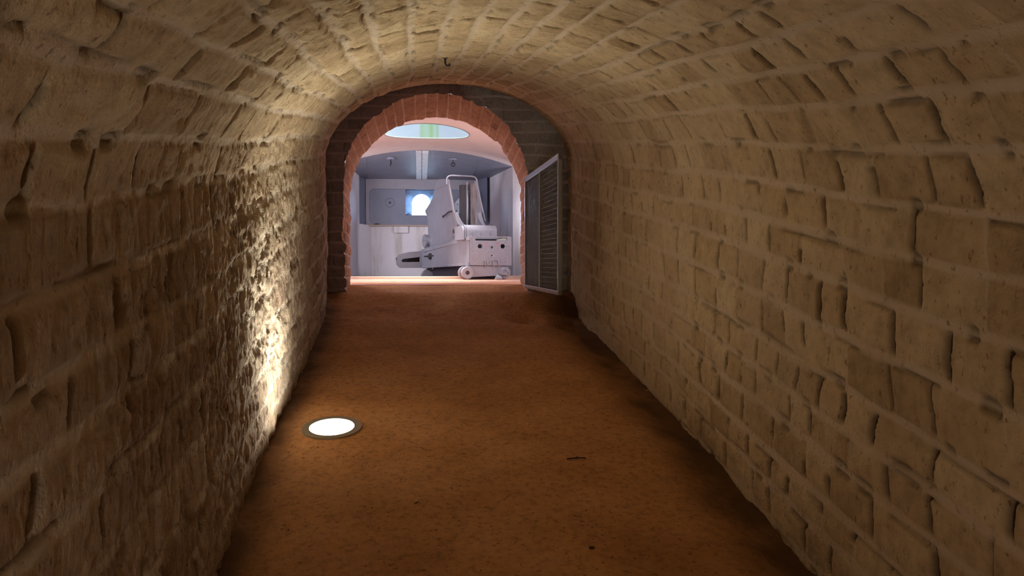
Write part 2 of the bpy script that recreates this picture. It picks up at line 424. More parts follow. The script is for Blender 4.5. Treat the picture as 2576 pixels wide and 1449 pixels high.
# floor: earth ramp rising to the door sill
fx = np.linspace(-1.08, 1.50, 300); fy = [-3.2]
while fy[-1] < 7.6: fy.append(fy[-1]+(.06 if fy[-1] < 1.5 else .010 if fy[-1] < 4 else .016))
fy = np.array(fy); FY, FX = np.meshgrid(fy, fx, indexing='ij')
def floor_z(X, Y):
    z = SL*Y-HE
    z = z+.030*(fbm(X*1.6, Y*1.6, 80, 3)-.5)+.008*(fbm(X*9, Y*9, 84, 3)-.5)
    rough = sstep(5.4, 6.4, Y)
    z = z+rough*.05*(fbm(X*3.4, Y*3.4, 90, 4)-.5)
    pit = np.exp(-(((X-.80)/.13)**2+((Y-6.25)/.14)**2))*.06+np.exp(-(((X-1.12)/.16)**2+((Y-6.10)/.17)**2))*.08
    z = z-pit
    dl = X-xl(Y); dr = xr(Y)-X
    z = z-.075*np.exp(-(dr/.20)**2)-.03*np.exp(-(dl/.12)**2)+.03*np.exp(-(np.minimum(dl, dr)/.07)**2)*(fbm(X*6, Y*6, 95, 3))
    rs = sstep(.45, .85, X); sill = sstep(6.72-.30*rs, 7.12-.28*rs, Y+.10*(noise(X*5, Y*3, 93)-.5))
    zr = -.276+.046*sstep(7.1, 7.5, Y)+.006*(fbm(X*4, Y*4, 97, 2)-.5)
    return z*(1-sill)+zr*sill
LX, LY = -.514, 3.875
FZ = floor_z(FX, FY)
near = np.exp(-(((FX-LX)/.20)**2+((FY-LY)/.20)**2)**2)
FZ = FZ*(1-near)+(SL*FY-HE)*near
edge = (np.exp(-(np.clip(FX-xl(FY), 0, 9)/.11)**2)+np.exp(-(np.clip(xr(FY)-FX, 0, 9)/.27)**2))*(.45+fbm(FX*5, FY*5, 99, 3))  # mask for the shade painted along both floor edges
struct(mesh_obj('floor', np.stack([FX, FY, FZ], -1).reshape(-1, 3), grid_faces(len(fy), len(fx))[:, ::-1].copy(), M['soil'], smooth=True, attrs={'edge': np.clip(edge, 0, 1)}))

# ------------------------------------------------------------------ recessed floor light
bz = SL*LY-HE
ful = thing('recessed_floor_light', (LX, LY, bz), 'round lit lamp with a metal bezel set in the earth floor', 'floor light')
sn = np.array([0, -SL, 1])/math.hypot(SL, 1); tv = np.array([0, 1, SL])/math.hypot(SL, 1)
def TL(p): return np.array([LX, LY, bz])+np.array([1, 0, 0])*p[0]+tv*p[1]+sn*p[2]
mb = MB(TL); mb.frust((0, 0, -.03), (0, 0, .006), .158, .152, 64, hole=.1135); mb.build('bezel', M['bezel'], ful, smooth=True)
mb = MB(TL); mb.frust((0, 0, -.02), (0, 0, .004), .113, .113, 64); g = mb.build('lamp_glass', M['lamp'], ful); g['label'] = 'glowing white glass'
bl = light('floor_light_beam', 'SPOT', tuple(TL((0, 0, .03))), 74.0, (1.0, .97, .80), size=.07, rot=(math.radians(189), math.radians(-9), 0), spot_size=math.radians(125), spot_blend=1.0)

# ------------------------------------------------------------------ doorway: end wall, reveal
def arch(xc, hw, zb, zs, zc, n=49, nj=16, p=2.0):
    th = np.linspace(math.pi, 0, n)
    c, s_ = np.cos(th), np.sin(th)
    A = np.stack([xc+hw*np.sign(c)*np.abs(c)**(2/p), zs+(zc-zs)*s_**(2/p)], -1)
    L = np.stack([np.full(nj, xc-hw), np.linspace(zb, zs, nj, endpoint=False)], -1)
    R = np.stack([np.full(nj, xc+hw), np.linspace(zs, zb, nj+1)[1:]], -1)
    return np.concatenate([L, A, R])
def resample(P, n):
    L = np.concatenate([[0], np.cumsum(np.hypot(*np.diff(P, axis=0).T))]); l = np.linspace(0, L[-1], n)
    return np.stack([np.interp(l, L, P[:, 0]), np.interp(l, L, P[:, 1])], -1), l
XA = .060; ZSILL = -.42
Pf = arch(XA, .868, ZSILL, .74, 1.592, 81)          # front edge, at YE
Pb = arch(.055, .862, ZSILL, .62, 1.462, 81)        # rear edge
YB = 7.58
NF = 620
Af, la = resample(Pf, NF); Ab, _ = resample(Pb, NF)
nd = 90
T = np.linspace(0, 1, nd)
Lg, Tg = np.meshgrid(la, T, indexing='ij')
Hr, mr, tr, cr_, _ = masonry(Tg*.52+.13, Lg, 23, ch=(.098, .125), bw=(.9, 1.2), wc=.006, relief=.003)
P2 = Af[:, None, :]*(1-Tg[..., None])+Ab[:, None, :]*Tg[..., None]
tg = np.gradient(Af, axis=0); tg /= np.linalg.norm(tg, axis=1)[:, None]
N2 = np.stack([tg[:, 1], -tg[:, 0]], -1)            # inwards
Hr = Hr+cr_*.02+.012*(fbm(Lg*7, Tg*4, 70, 3)-.5)-.004
V = np.stack([P2[..., 0]+N2[:, None, 0]*Hr, YE+(YB-YE)*Tg, P2[..., 1]+N2[:, None, 1]*Hr], -1)
struct(mesh_obj('wall_doorway_reveal', V.reshape(-1, 3), grid_faces(NF, nd), M['stone_red'], smooth=True,
                attrs={'mortar': mr, 'tone': tr, 'crack': cr_*.15}))
# the end wall face, between the doorway and the vault
cxw = .17
Ws = np.array([[cxw-1.35, ZSILL], [cxw-1.35, 1.2], [cxw-1.1, 1.75], [cxw, 1.95], [cxw+1.1, 1.75], [cxw+1.35, 1.2], [cxw+1.35, ZSILL]])
mid_u = np.linspace(0, 1, NF)
Wo, _ = resample(Ws, NF)
ne = 150
Se = np.linspace(0, 1, ne)
E0 = V[:, 0, [0, 2]]
G = E0[:, None, :]*(1-Se[None, :, None])+Wo[:, None, :]*Se[None, :, None]
He, me_, te, ce, _ = masonry(G[..., 0]+3, G[..., 1]+1, 41, ch=(.10, .135), bw=(.19, .31), wc=.010, relief=.005)
He = He*sstep(0, .05, Se)[None, :]
He = He+ce*.017
Ve = np.stack([G[..., 0], YE-He+.004, G[..., 1]], -1)
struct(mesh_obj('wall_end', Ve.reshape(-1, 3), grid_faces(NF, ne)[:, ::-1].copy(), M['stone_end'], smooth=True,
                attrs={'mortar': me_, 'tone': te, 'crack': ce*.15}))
# rear face of that wall, inside the gun room
Wr = np.array([[-2.3, ZSILL], [-2.3, 1.9], [0, 2.0], [2.3, 1.9], [2.3, ZSILL]]); Wr, _ = resample(Wr, NF)
E1 = V[:, -1, [0, 2]]
G = np.stack([E1, Wr], 1)
struct(mesh_obj('wall_near', np.stack([G[..., 0], np.full(G.shape[:2], YB), G[..., 1]], -1).reshape(-1, 3), grid_faces(NF, 2), M['plaster']))

# ------------------------------------------------------------------ gun room shell
RF = -.226                                            # room floor level
PIV = at(1055, 660, 13.4)[:2]                         # racers are centred on the port
RI, RO = 3.14, 3.32                                   # curb radii
mb = MB(); mb.add([(-2.4, 7.55, RF), (2.4, 7.55, RF), (2.4, 10.3, RF), (-2.4, 10.3, RF)], [])
n = 64; Af_ = np.linspace(math.radians(215), math.radians(325), n)
arc = [(PIV[0]+RO*math.cos(a), PIV[1]+RO*math.sin(a)) for a in Af_]
Vf = []; Ff = []
for i, (x, y) in enumerate(arc): Vf += [(x, y, RF), (x, 7.50, RF), (x, 7.50, RF-.2)]
for i in range(n-1): Ff += [(3*i, 3*i+1, 3*i+4, 3*i+3), (3*i+1, 3*i+2, 3*i+5, 3*i+4)]
# sides outside the racer arc
for sx_, (x, y) in ((-1, arc[0]), (1, arc[-1])):
    k = len(Vf); Vf += [(x, 7.55, RF), (sx_*3.0, 7.55, RF), (sx_*3.0, 13.8, RF), (x, 13.8, RF)]; Ff.append((k, k+1, k+2, k+3))
struct(mesh_obj('floor', Vf, Ff, M['room_floor']))
o = mesh_obj('floor', [(-3, 9.8, -.37), (3, 9.8, -.37), (3, 13.8, -.37), (-3, 13.8, -.37)], [(0, 1, 2, 3)], M['gun_dark']); struct(o)
def ring(r0, r1, z0, z1, a0=215, a1=325, n=96):
    V = []; F = []
    for i in range(n):
        a = math.radians(a0+(a1-a0)*i/(n-1)); c, s_ = math.cos(a), math.sin(a)
        V += [(PIV[0]+r*c, PIV[1]+r*s_, z) for r, z in ((r0, z0), (r0, z1), (r1, z1), (r1, z0))]
    for i in range(n-1):
        for k in range(4): F.append((4*i+k, 4*i+(k+1) % 4, 4*i+4+(k+1) % 4, 4*i+4+k))
    return V, F
mb = MB(); mb.add(*ring(RI, RO, -.40, -.190)); o = mb.build('trim_1', M['curb'], bevel=.01); struct(o)
mb = MB(); mb.add(*ring(4.62, 4.72, RF-.02, RF+.006)); mb.add(*ring(3.52, 3.62, RF-.02, RF+.004)); o = mb.build('trim_2', M['beam']); struct(o)

# vaulted ceiling with the round opening
VC = at(1075, 378, 11.3); KX = .135
def vz(x): return VC[2]-KX*(x-VC[0])**2
OC = at(1074, 331, 9.66); OX, OY, OR = OC[0], 9.66, .548
V = []; F = []; n = 96; m = 14
def outer(a):
    c, s_ = math.cos(a), math.sin(a); t = 9
    if c > 1e-6: t = min(t, (2.5-OX)/c)
    if c < -1e-6: t = min(t, (-2.5-OX)/c)
    if s_ > 1e-6: t = min(t, (11.3-OY)/s_)
    if s_ < -1e-6: t = min(t, (7.5-OY)/s_)
    return t
angs = sorted(set([2*math.pi*i/n for i in range(n)]+[math.atan2(y-OY, x-OX) % (2*math.pi) for x in (-2.5, 2.5) for y in (7.5, 11.3)]))
n = len(angs)
for a in angs:
    R_ = outer(a)
    for j in range(m):
        r = OR+(R_-OR)*j/(m-1); x = OX+r*math.cos(a); V.append((x, OY+r*math.sin(a), vz(x)))
for i in range(n):
    for j in range(m-1): F.append((i*m+j, i*m+j+1, ((i+1) % n)*m+j+1, ((i+1) % n)*m+j))
struct(mesh_obj('ceiling', V, F, M['vault_paint'], smooth=True))
V = []; F = []; n = 96
for i in range(n):
    a = 2*math.pi*i/n; x = OX+OR*math.cos(a)
    V += [(x, OY+OR*math.sin(a), vz(x)-.004), (x, OY+OR*math.sin(a), VC[2]+.42)]
for i in range(n): F.append((2*i, 2*i+1, 2*((i+1) % n)+1, 2*((i+1) % n)))
o = mesh_obj('wall_oculus_shaft', V, F, M['shaft'], base=(OX, OY, VC[2]), smooth=True); struct(o)
# thin rim around the opening
mb = MB(); mb.tube([(OX+(OR-.002)*math.cos(a), OY+(OR-.002)*math.sin(a), vz(OX+OR*math.cos(a))-.002) for a in np.linspace(0, 2*math.pi, 97)], .008, 8)
struct(mb.build('trim_3', M['olive'], smooth=True))

# limewashed walls (plan polyline, from the near left corner round to the near right)
def P2d(px, Y): p = at(px, 660, Y); return (p[0], p[1])
wall_pl = [(-1.9, 7.5), (-1.95, 10.4), P2d(872, 11.6), P2d(905, 12.95), P2d(935, 13.5), P2d(1222, 13.5), P2d(1222, 13.3), P2d(1290, 11.3), (1.95, 9.9), (1.95, 7.5)]
def wall_run(name, pts, z0, z1, mat, zf=None):
    V = []; F = []
    for x, y in pts: V += [(x, y, z0), (x, y, z1)]
    for i in range(len(pts)-1): F.append((2*i, 2*i+1, 2*i+3, 2*i+2))
    return struct(mesh_obj(name, V, F, mat))
ZL = at(1060, 567, 13.4)[2]                           # ledge under the iron plate
wall_run('wall_left', wall_pl[:4], -.4, 1.95, M['plaster'])
wall_run('wall_far', wall_pl[3:6], -.4, ZL, M['plaster'])
wall_run('wall_right', wall_pl[6:], -.4, 1.95, M['plaster'])
a, b = P2d(922, 13.36), P2d(1222, 13.36)
mb = MB(); mb.box(a[0], b[0], 13.36, 13.56, ZL-.012, ZL+.004); o = mb.build('trim_4', M['curb']); struct(o)
# shallow plaster block under the ledge
# unseen shell added to seal out sky light, with port and shaft left open
def holed(name, outer_, hole_, m0, m1):
    mb = MB(); mb.plate(outer_, [hole_], m0, m1); return struct(mb.build(name, M['stone_end']))
pz = at(1055, 515, 13.9)
holed('wall_seal', [(-3.2, -.5), (3.2, -.5), (3.2, VC[2]+.42), (-3.2, VC[2]+.42)], [(pz[0]-.34, pz[2]-.3), (pz[0]+.34, pz[2]-.3), (pz[0]+.34, pz[2]+.3), (pz[0]-.34, pz[2]+.3)], lambda u, v: (u, 13.80, v), lambda u, v: (u, 13.84, v))
holed('roof', [(-3.2, 7.3), (3.2, 7.3), (3.2, 13.84), (-3.2, 13.84)], circ(OX, OY, OR-.001, n=96), lambda u, v: (u, v, VC[2]+.42), lambda u, v: (u, v, VC[2]+.47))  # slab added to stop sky light leaking in from above
for sx_, nm in ((-3.2, 'wall_seal_left'), (3.15, 'wall_seal_right')):
    mb = MB(); mb.box(sx_, sx_+.05, 7.3, 13.84, -.5, VC[2]+.45); struct(mb.build(nm, M['stone_end']))
p0, p1 = at(991, 586, 13.42), at(1027, 569, 13.42)
mb = MB(); mb.box(p0[0], p1[0], 13.43, 13.52, p0[2], p1[2]); struct(mb.build('trim_5', M['plaster'], bevel=.01))

# ------------------------------------------------------------------ iron embrasure shield
YP = 13.40
sh = thing('embrasure_shield', (PIV[0], YP, ZL), 'grey iron embrasure shield on the far wall with a round topped port open to daylight', 'shield')
def fm(d): return lambda u, v: (u, d, v)
xl_, xr_ = at(920, 500, YP)[0], at(1200, 500, YP)[0]; zt = at(1055, 451, YP)[2]+.02
# full plate with the square port recess
r0, r1 = at(1021, 541, YP), at(1094, 478, YP)
hole = [(r0[0], r0[2]), (r1[0], r0[2]), (r1[0], r1[2]), (r0[0], r1[2])]
mb = MB(); mb.plate([(xl_, ZL), (xr_, ZL), (xr_, zt), (xl_, zt)], [hole], fm(YP), fm(YP+.08)); mb.build('shield_plate', M['plate_grey'], sh, bevel=.004)
# inner recess sunk panel, darker, rounded corner
q0, q1 = at(923, 563, YP-.02), at(1215, 478, YP-.02)
def rrect(x0, z0, x1, z1, r, n=6):
    L = []
    for cx, cz, a0 in ((x1-r, z1-r, 0), (x0+r, z1-r, 90), (x0+r, z0+r, 180), (x1-r, z0+r, 270)):
        L += [(cx+r*math.cos(math.radians(a0+90*i/n)), cz+r*math.sin(math.radians(a0+90*i/n))) for i in range(n+1)]
    return L
fr_o = [(xl_+.005, ZL+.002), (xr_-.005, ZL+.002), (xr_-.005, zt-.002), (xl_+.005, zt-.002)]
mb = MB(); mb.plate(fr_o, [rrect(at(930, 560, YP)[0], ZL+.008, xr_-.08, q1[2], .09)], fm(YP-.05), fm(YP+.001)); g = mb.build('shield_frame', M['plate_light'], sh, bevel=.01)
for nm, pa, pb in (('side_plate', P2d(893, 12.75), (xl_, YP-.03)), ('side_plate', (xr_-.02, YP-.03), P2d(1226, 12.9))):
    V = [(pa[0], pa[1], ZL-.0), (pb[0], pb[1], ZL), (pb[0], pb[1], zt), (pa[0], pa[1], zt)]
    V += [(x, y+.04, z) for x, y, z in V]
    mb = MB(); mb.add(V, [(0, 1, 2, 3), (4, 7, 6, 5), (0, 4, 5, 1), (3, 2, 6, 7), (0, 3, 7, 4), (1, 5, 6, 2)]); mb.build(nm, M['plate_grey'], sh)
# port splay and the rear plate with the arched hole
D = .34
A0, A1 = at(1037, 541, YP+D), at(1083, 489, YP+D)
xm = (A0[0]+A1[0])/2; rr = (A1[0]-A0[0])/2
archhole = [(A0[0], A0[2]), (A1[0], A0[2])]+[(xm+rr*math.cos(t), A1[2]-rr+rr*math.sin(t)) for t in np.linspace(0, math.pi, 20)]
cxp, czp = xm, (A0[2]+A1[2])/2
def on_rect(x, z):                      # where the ray from the port centre through (x, z) meets the recess edge
    dx, dz = x-cxp, z-czp; t = 1e9
    if dx > 1e-9: t = min(t, (r1[0]-cxp)/dx)
    if dx < -1e-9: t = min(t, (r0[0]-cxp)/dx)
    if dz > 1e-9: t = min(t, (r1[2]-czp)/dz)
    if dz < -1e-9: t = min(t, (r0[2]-czp)/dz)
    return (cxp+dx*t, czp+dz*t)
lp = []
full = [archhole[0]]+[(archhole[0][0]+(archhole[1][0]-archhole[0][0])*t, archhole[0][1]) for t in np.linspace(0, 1, 13)[1:-1]]+[archhole[1]]
full += [(archhole[1][0], archhole[1][1]+(archhole[2][1]-archhole[1][1])*t) for t in np.linspace(0, 1, 7)[1:-1]]+archhole[2:]
full += [(archhole[-1][0], archhole[-1][1]+(archhole[0][1]-archhole[-1][1])*t) for t in np.linspace(0, 1, 7)[1:-1]]
V = []; F = []
for x, z in full:
    a, b = on_rect(x, z); V += [(x, YP+D, z), (a, YP+.10, b), (a, YP+.01, b)]
k = len(full)
for i in range(k):
    q = (i+1) % k; F += [(3*i, 3*q, 3*q+1, 3*i+1), (3*i+1, 3*q+1, 3*q+2, 3*i+2)]
mb = MB(); mb.add(V, F); mb.build('port_lining', M['lining'], sh)
mb = MB(); mb.plate([(r0[0]-.05, r0[2]-.1), (r1[0]+.05, r0[2]-.1), (r1[0]+.05, r1[2]+.08), (r0[0]-.05, r1[2]+.08)], [archhole], fm(YP+D), fm(YP+D+.03)); mb.build('port_plate', M['lining'], sh)
c = at(981, 510, YP)
mb = MB(); mb.frust((c[0], YP-.012, c[2]), (c[0], YP+.002, c[2]), .075, .085, 24); mb.build('boss', M['plate_grey'], sh, smooth=True)
mb = MB(); mb.frust((c[0], YP-.03, c[2]), (c[0], YP-.01, c[2]), .022, .022, 16); mb.build('bolt', M['black'], sh, smooth=True)
c = at(948, 563.5, YP-.06)
mb = MB(); mb.box(c[0]-.035, c[0]+.035, YP-.10, YP-.04, c[2]-.012, c[2]+.012); mb.build('latch', M['black'], sh, bevel=.004)
# bolted flange turned into the light beside the port
f0, f1 = at(1139, 550, 13.25), at(1168, 484, 12.75)
V = [(f0[0], 13.33, f0[2]), (f1[0], 12.75, f0[2]-.02), (f1[0], 12.75, f1[2]), (f0[0]+.03, 13.2, at(1140, 512, 13.3)[2])]
mb = MB(); mb.add(V+[(x+.03, y+.02, z) for x, y, z in V], [(0, 1, 2, 3), (7, 6, 5, 4), (0, 4, 5, 1), (1, 5, 6, 2), (2, 6, 7, 3), (3, 7, 4, 0)])
fl = mb.build('bolted_flange', M['beam'], sh)
Vn = np.cross(np.array(V[1])-V[0], np.array(V[3])-V[0]); Vn /= np.linalg.norm(Vn)
if Vn[0] > 0: Vn = -Vn
for u, v in ((.1, .15), (.14, .38), (.1, .6), (.35, .1), (.33, .42), (.38, .72), (.55, .2), (.6, .5), (.56, .85), (.8, .3), (.78, .62)):
    p = np.array(V[0])*(1-u)*(1-v)+np.array(V[1])*u*(1-v)+np.array(V[2])*u*v+np.array(V[3])*(1-u)*v
    mb = MB(); mb.dome(p, Vn, .013, .014, 8); mb.build('bolt', M['black'], fl, smooth=True)

# iron roof plate over the embrasure
V = []; F = []; n = 60
xsA = np.linspace(at(880, 400, 11.3)[0]-.25, at(1292, 418, 11.3)[0]+.75, n)
xsB = np.linspace(at(880, 452, 13.4)[0]-.1, at(1224, 452, 13.4)[0]+.75, n)
zf_ = at(1055, 453, 13.4)[2]
m = 12
for i in range(n):
    for j in range(m):
        t = j/(m-1); x = xsA[i]*(1-t)+xsB[i]*t
        V.append((x, 11.29+(13.42-11.29)*t, vz(xsA[i])*(1-t)+zf_*t))
for i in range(n-1):
    for j in range(m-1): F.append((i*m+j, i*m+j+1, (i+1)*m+j+1, (i+1)*m+j))
k = len(V); V2 = [(x, y, z+.05) for x, y, z in V]; F2 = F+[tuple(q+k for q in f[::-1]) for f in F]
for i in range(n-1): F2.append((i*m, (i+1)*m, (i+1)*m+k, i*m+k))
mb = MB(); mb.add(V+V2, F2)
rp = mb.build('iron_roof_plate', M['steel_grey'], base=(PIV[0], 12.3, 1.55), smooth=True)
tag(rp, 'dark grey iron roof plate above the embrasure shield at the far end', 'roof plate')
def roof_pt(px, py):
    r = ray(px, py)                     # march to the plate surface
    for Y in np.linspace(11.2, 13.4, 2200):
        p = r*Y/r[1]; t = (Y-11.29)/2.13
        i = np.interp(p[0], xsA*(1-t)+xsB*t, np.arange(n)); z = vz(np.interp(i, np.arange(n), xsA))*(1-t)+zf_*t
        if p[2] >= z: return np.array([p[0], Y, z])
    return p
bmn = thing('ceiling_beam', tuple(roof_pt(1061, 410)), 'pale flaking double iron beam bolted under the grey roof plate above the port', 'beam')
for s_, (pa, pb, qa, qb) in enumerate(((1046, 1060.5, 1047, 1060), (1062, 1078, 1061.5, 1074))):
    a0, a1 = roof_pt(pa, 379), roof_pt(pb, 379); b0, b1 = roof_pt(qa, 448), roof_pt(qb, 448)
    T_ = [a0, a1, b1, b0]; lo = [p-np.array([0, 0, .03]) for p in T_]
    mb = MB(); mb.add(T_+lo, [(0, 1, 2, 3), (4, 7, 6, 5), (0, 4, 5, 1), (1, 5, 6, 2), (2, 6, 7, 3), (3, 7, 4, 0)])
    mb.build('flange_plate', M['beam'], bmn, bevel=.003)
for px0, px1, nm in ((919, 926, 0), (1202, 1189, 1)):
    pts = [roof_pt(px0+(px1-px0)*t, 398+52*t)-np.array([0, 0, .004]) for t in np.linspace(0, 1, 9)]
    mb = MB(); mb.tube(pts, .006, 6); mb.build('seam_weld', M['steel_grey'], rp, smooth=True)
for px, py, lab in ((983, 398, 'small hook on a round plate under the iron roof, left of the pale beam'), (1140, 400, 'small ring on a round plate under the iron roof, right of the pale beam')):
    c = roof_pt(px, py); th = thing('ceiling_hook', tuple(c), lab, 'hook', 'hooks under the iron roof plate')
    mb = MB(); mb.frust(c+[0, 0, -.022], c+[0, 0, .004], .070, .078, 24); mb.build('round_plate', M['plate_grey'], th, smooth=True)
    mb = MB(); mb.tube([c+[0, 0, -.02], c+[0, 0, -.06], c+[.0, -.01, -.075]], .010, 8); mb.build('shank', M['black'], th, smooth=True)
    mb = MB()
    if px > 1000: mb.tube([c+[.028*math.cos(t), -.012, -.088+.028*math.sin(t)] for t in np.linspace(0, 2*math.pi, 17)], .010, 8)
    else: mb.tube([c+[.006*math.cos(t), .022*math.sin(t), -.088+.024*math.cos(t)] for t in np.linspace(0, 4.6, 12)], .010, 8)
    mb.build('ring' if px > 1000 else 'hook', M['black'], th, smooth=True)

# ------------------------------------------------------------------ gun carriage
AL = math.radians(16.5)
GO = at(1182, 667, 9.70)
EX = np.array([math.cos(AL), math.sin(AL), 0]); EY = np.array([-math.sin(AL), math.cos(AL), 0]); EZ = np.array([0, 0, 1.0])
def GL(p): return GO+EX*p[0]+EY*p[1]+EZ*p[2]
def Sx(px, py, c):                      # pixel ray meets the carriage plane x = c -> (y, z)
    r = ray(px, py); t = (c+GO@EX)/(r@EX); p = r*t-GO; return (p@EY, p[2])
def Fy(px, py, c):                      # ... plane y = c -> (x, z)
    r = ray(px, py); t = (c+GO@EY)/(r@EY); p = r*t-GO; return (p@EX, p[2])
gc = thing('gun_carriage', tuple(GL((.3, .6, 0))*[1, 1, 0]+np.array([0, 0, RF])), 'large pale grey riveted iron gun carriage on small wheels in the white room', 'gun carriage')
def gpart(mb, name, mat, bevel=.004, smooth=False, parent=None): return mb.build(name, M[mat], parent or gc, bevel=bevel, smooth=smooth)
def G(): return MB(GL)
# front plate
FL = [Fy(1183, 667, 0), Fy(1287, 668, 0)]
W_ = FL[1][0]
tl, tr_ = Fy(1183, 595, 0)[1], Fy(1287, 595, 0)[1]
out = [(0, FL[0][1]), (W_, FL[1][1])]+[(W_-.04+.04*math.cos(t), tr_-.04+.04*math.sin(t)) for t in np.linspace(0, math.pi/2, 6)]+[(0.02, tl), (0, tl-.02)]
def pc(px, py, r, n=24):
    c = Fy(px, py, 0); return circ(c[0], c[1], r, n=n)
s0, s1 = Fy(1196, 605, 0), Fy(1276, 598, 0)
holes = [[(s0[0], s0[1]), (s1[0], s0[1]), (s1[0], s1[1]), (s0[0], s1[1])], pc(1208, 619.5, .033), pc(1265, 619.5, .032), pc(1237, 622, .018, 16), pc(1237, 643, .010, 12)]
mb = G(); mb.plate(out, holes, lambda u, v: (u, 0, v), lambda u, v: (u, .03, v)); front = gpart(mb, 'front_plate', 'gun', .002)
rv = []
for row in ((1187, [600, 609, 619, 629, 639, 649, 659.5]), (1281, [601, 609.5, 619, 629, 639, 649, 658.5])):
    for i, y in enumerate(row[1]): rv.append((row[0]+(1.3 if i % 2 else -1), y))
for x0 in (1199, 1272):
    for i, y in enumerate([609.5, 619, 629, 639, 648.5, 654]): rv.append((x0+(-1 if i % 2 else 1)*(1 if x0 < 1230 else -1), y))
rv += [(1203, 659), (1212, 660), (1230, 660), (1246, 660), (1261, 659.5), (1270, 658), (1228, 619), (1244, 619), (1230, 633), (1243, 633), (1229, 648), (1244, 647.5)]
for x, y in rv:
    c = Fy(x, y, 0); mb = G(); mb.dome((c[0], .001, c[1]), (0, -1, 0), .0085, .008, 8); mb.build('rivet', M['gun'], front, smooth=True)
for (cx, cy, a0, a1) in ((1228, 620, 98, 175), (1246, 620, 82, 5)):     # red painted arrows
    c = Fy(cx, cy, 0); V = []; F = []
    ks = np.linspace(a0, a1, 10)
    for i, a in enumerate(ks):
        w_ = .0045*(1-.55*i/9); a = math.radians(a)
        for r in (.058-w_, .058+w_): V.append((c[0]+r*math.cos(a), -.0015, c[1]+r*.85*math.sin(a)))
    for i in range(9): F.append((2*i, 2*i+1, 2*i+3, 2*i+2))
    V2 = [(x, 0.001, z) for x, y, z in V]; k = len(V)
    F += [tuple(q+k for q in f[::-1]) for f in F]
    mb = G(); mb.add(V+V2, F); o = mb.build('curved_mark', M['red'], front); o['label'] = 'curved red painted mark'
mb = G(); mb.frust((Fy(1239, 622, 0)[0], .018, Fy(1239, 622, 0)[1]), (Fy(1239, 622, 0)[0], .05, Fy(1239, 622, 0)[1]), .017, hole=.009, n=16); gpart(mb, 'bushing', 'cyl', 0, True)
# flap in the right end of the slot
a_, b_, c_ = Fy(1250, 605.5, -.006), Fy(1276, 605.5, -.006), Fy(1274, 594.5, -.006)
d_ = Fy(1258, 597, -.006)
V = [(a_[0], .0, a_[1]), (b_[0], .0, b_[1]), (c_[0]+.004, .02, c_[1]), (d_[0], .05, d_[1])]
mb = G(); mb.add(V+[(x, y+.03, z) for x, y, z in V], [(0, 1, 2, 3), (7, 6, 5, 4), (0, 4, 5, 1), (1, 5, 6, 2), (2, 6, 7, 3), (3, 7, 4, 0)]); gpart(mb, 'slot_flap', 'olive', .003)
# side frames
def side(x, th, mat='gun'):
    o_ = [Sx(1182, 667, 0), Sx(1182, 594, 0), Sx(1064, 627, 0), Sx(1059, 631, 0), Sx(1058, 672, 0), Sx(1084, 669.5, 0)]
    mb = G(); mb.plate([(u, v) for u, v in o_], [], lambda u, v: (x, u, v), lambda u, v: (x+th, u, v)); return gpart(mb, 'side_frame', mat)
side(0, .03); side(W_-.03, .03)
YL = Sx(1058, 650, 0)[0]
u0, u1, u2, u3 = Sx(1182, 594.5, 0), Sx(1182, 604, 0), Sx(1070, 633.5, 0), Sx(1062, 627.5, 0)
mb = G(); mb.plate([u0, u1, u2, u3], [], lambda u, v: (-.012, u, v), lambda u, v: (.002, u, v)); gpart(mb, 'top_flange', 'gun', .002)
u0, u1 = Sx(1180, 661, 0), Sx(1062, 667, 0)
mb = G(); mb.plate([(u0[0], u0[1]), (u1[0], u1[1]-.02), (u1[0], u1[1]-.05), (u0[0], u0[1]-.035)], [], lambda u, v: (-.010, u, v), lambda u, v: (.002, u, v)); fb = gpart(mb, 'bottom_flange', 'gun', .002)
for i in range(14):
    t = (i+.5)/14; mb = G(); mb.dome((-.010, u0[0]*(1-t)+u1[0]*t, (u0[1]-.018)*(1-t)+(u1[1]-.035)*t), (-1, 0, 0), .008, .007, 6); mb.build('rivet', M['gun'], fb, smooth=True)
# rear corner angle with rivets
u0 = Sx(1064, 631, 0); u1 = Sx(1058.5, 631, 0)
mb = G(); mb.plate([(u0[0], u0[1]), (u1[0], u1[1]), (u1[0], Sx(1058, 671, 0)[1]), (u0[0], Sx(1064, 671, 0)[1])], [], lambda u, v: (-.012, u, v), lambda u, v: (.001, u, v)); gpart(mb, 'corner_angle', 'gun', .002)
# top deck, cross box below (shade put into its colour)
zt0, zt1 = Sx(1182, 597, 0)[1], Sx(1064, 630, 0)[1]
V = [(.03, .03, zt0-.14), (W_-.03, .03, zt0-.14), (W_-.03, YL-.03, zt1-.05), (.03, YL-.03, zt1-.05)]
mb = G(); mb.add(V+[(x, y, z-.02) for x, y, z in V], [(0, 1, 2, 3), (7, 6, 5, 4), (0, 4, 5, 1), (1, 5, 6, 2), (2, 6, 7, 3), (3, 7, 4, 0)]); gpart(mb, 'deck', 'gun_dark')
mb = G(); mb.box(.03, W_-.03, YL-.05, YL-.02, -.06, zt1-.03); gpart(mb, 'rear_plate', 'gun_dark')
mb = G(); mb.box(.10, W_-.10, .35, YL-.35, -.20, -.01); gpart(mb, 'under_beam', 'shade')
mb = G(); mb.box(.035, W_-.035, .14, .15, .0, Fy(1200, 597, .14)[1]-.01); gpart(mb, 'hole_shade_plate', 'shade')  # dark plate added so the front holes look shaded inside
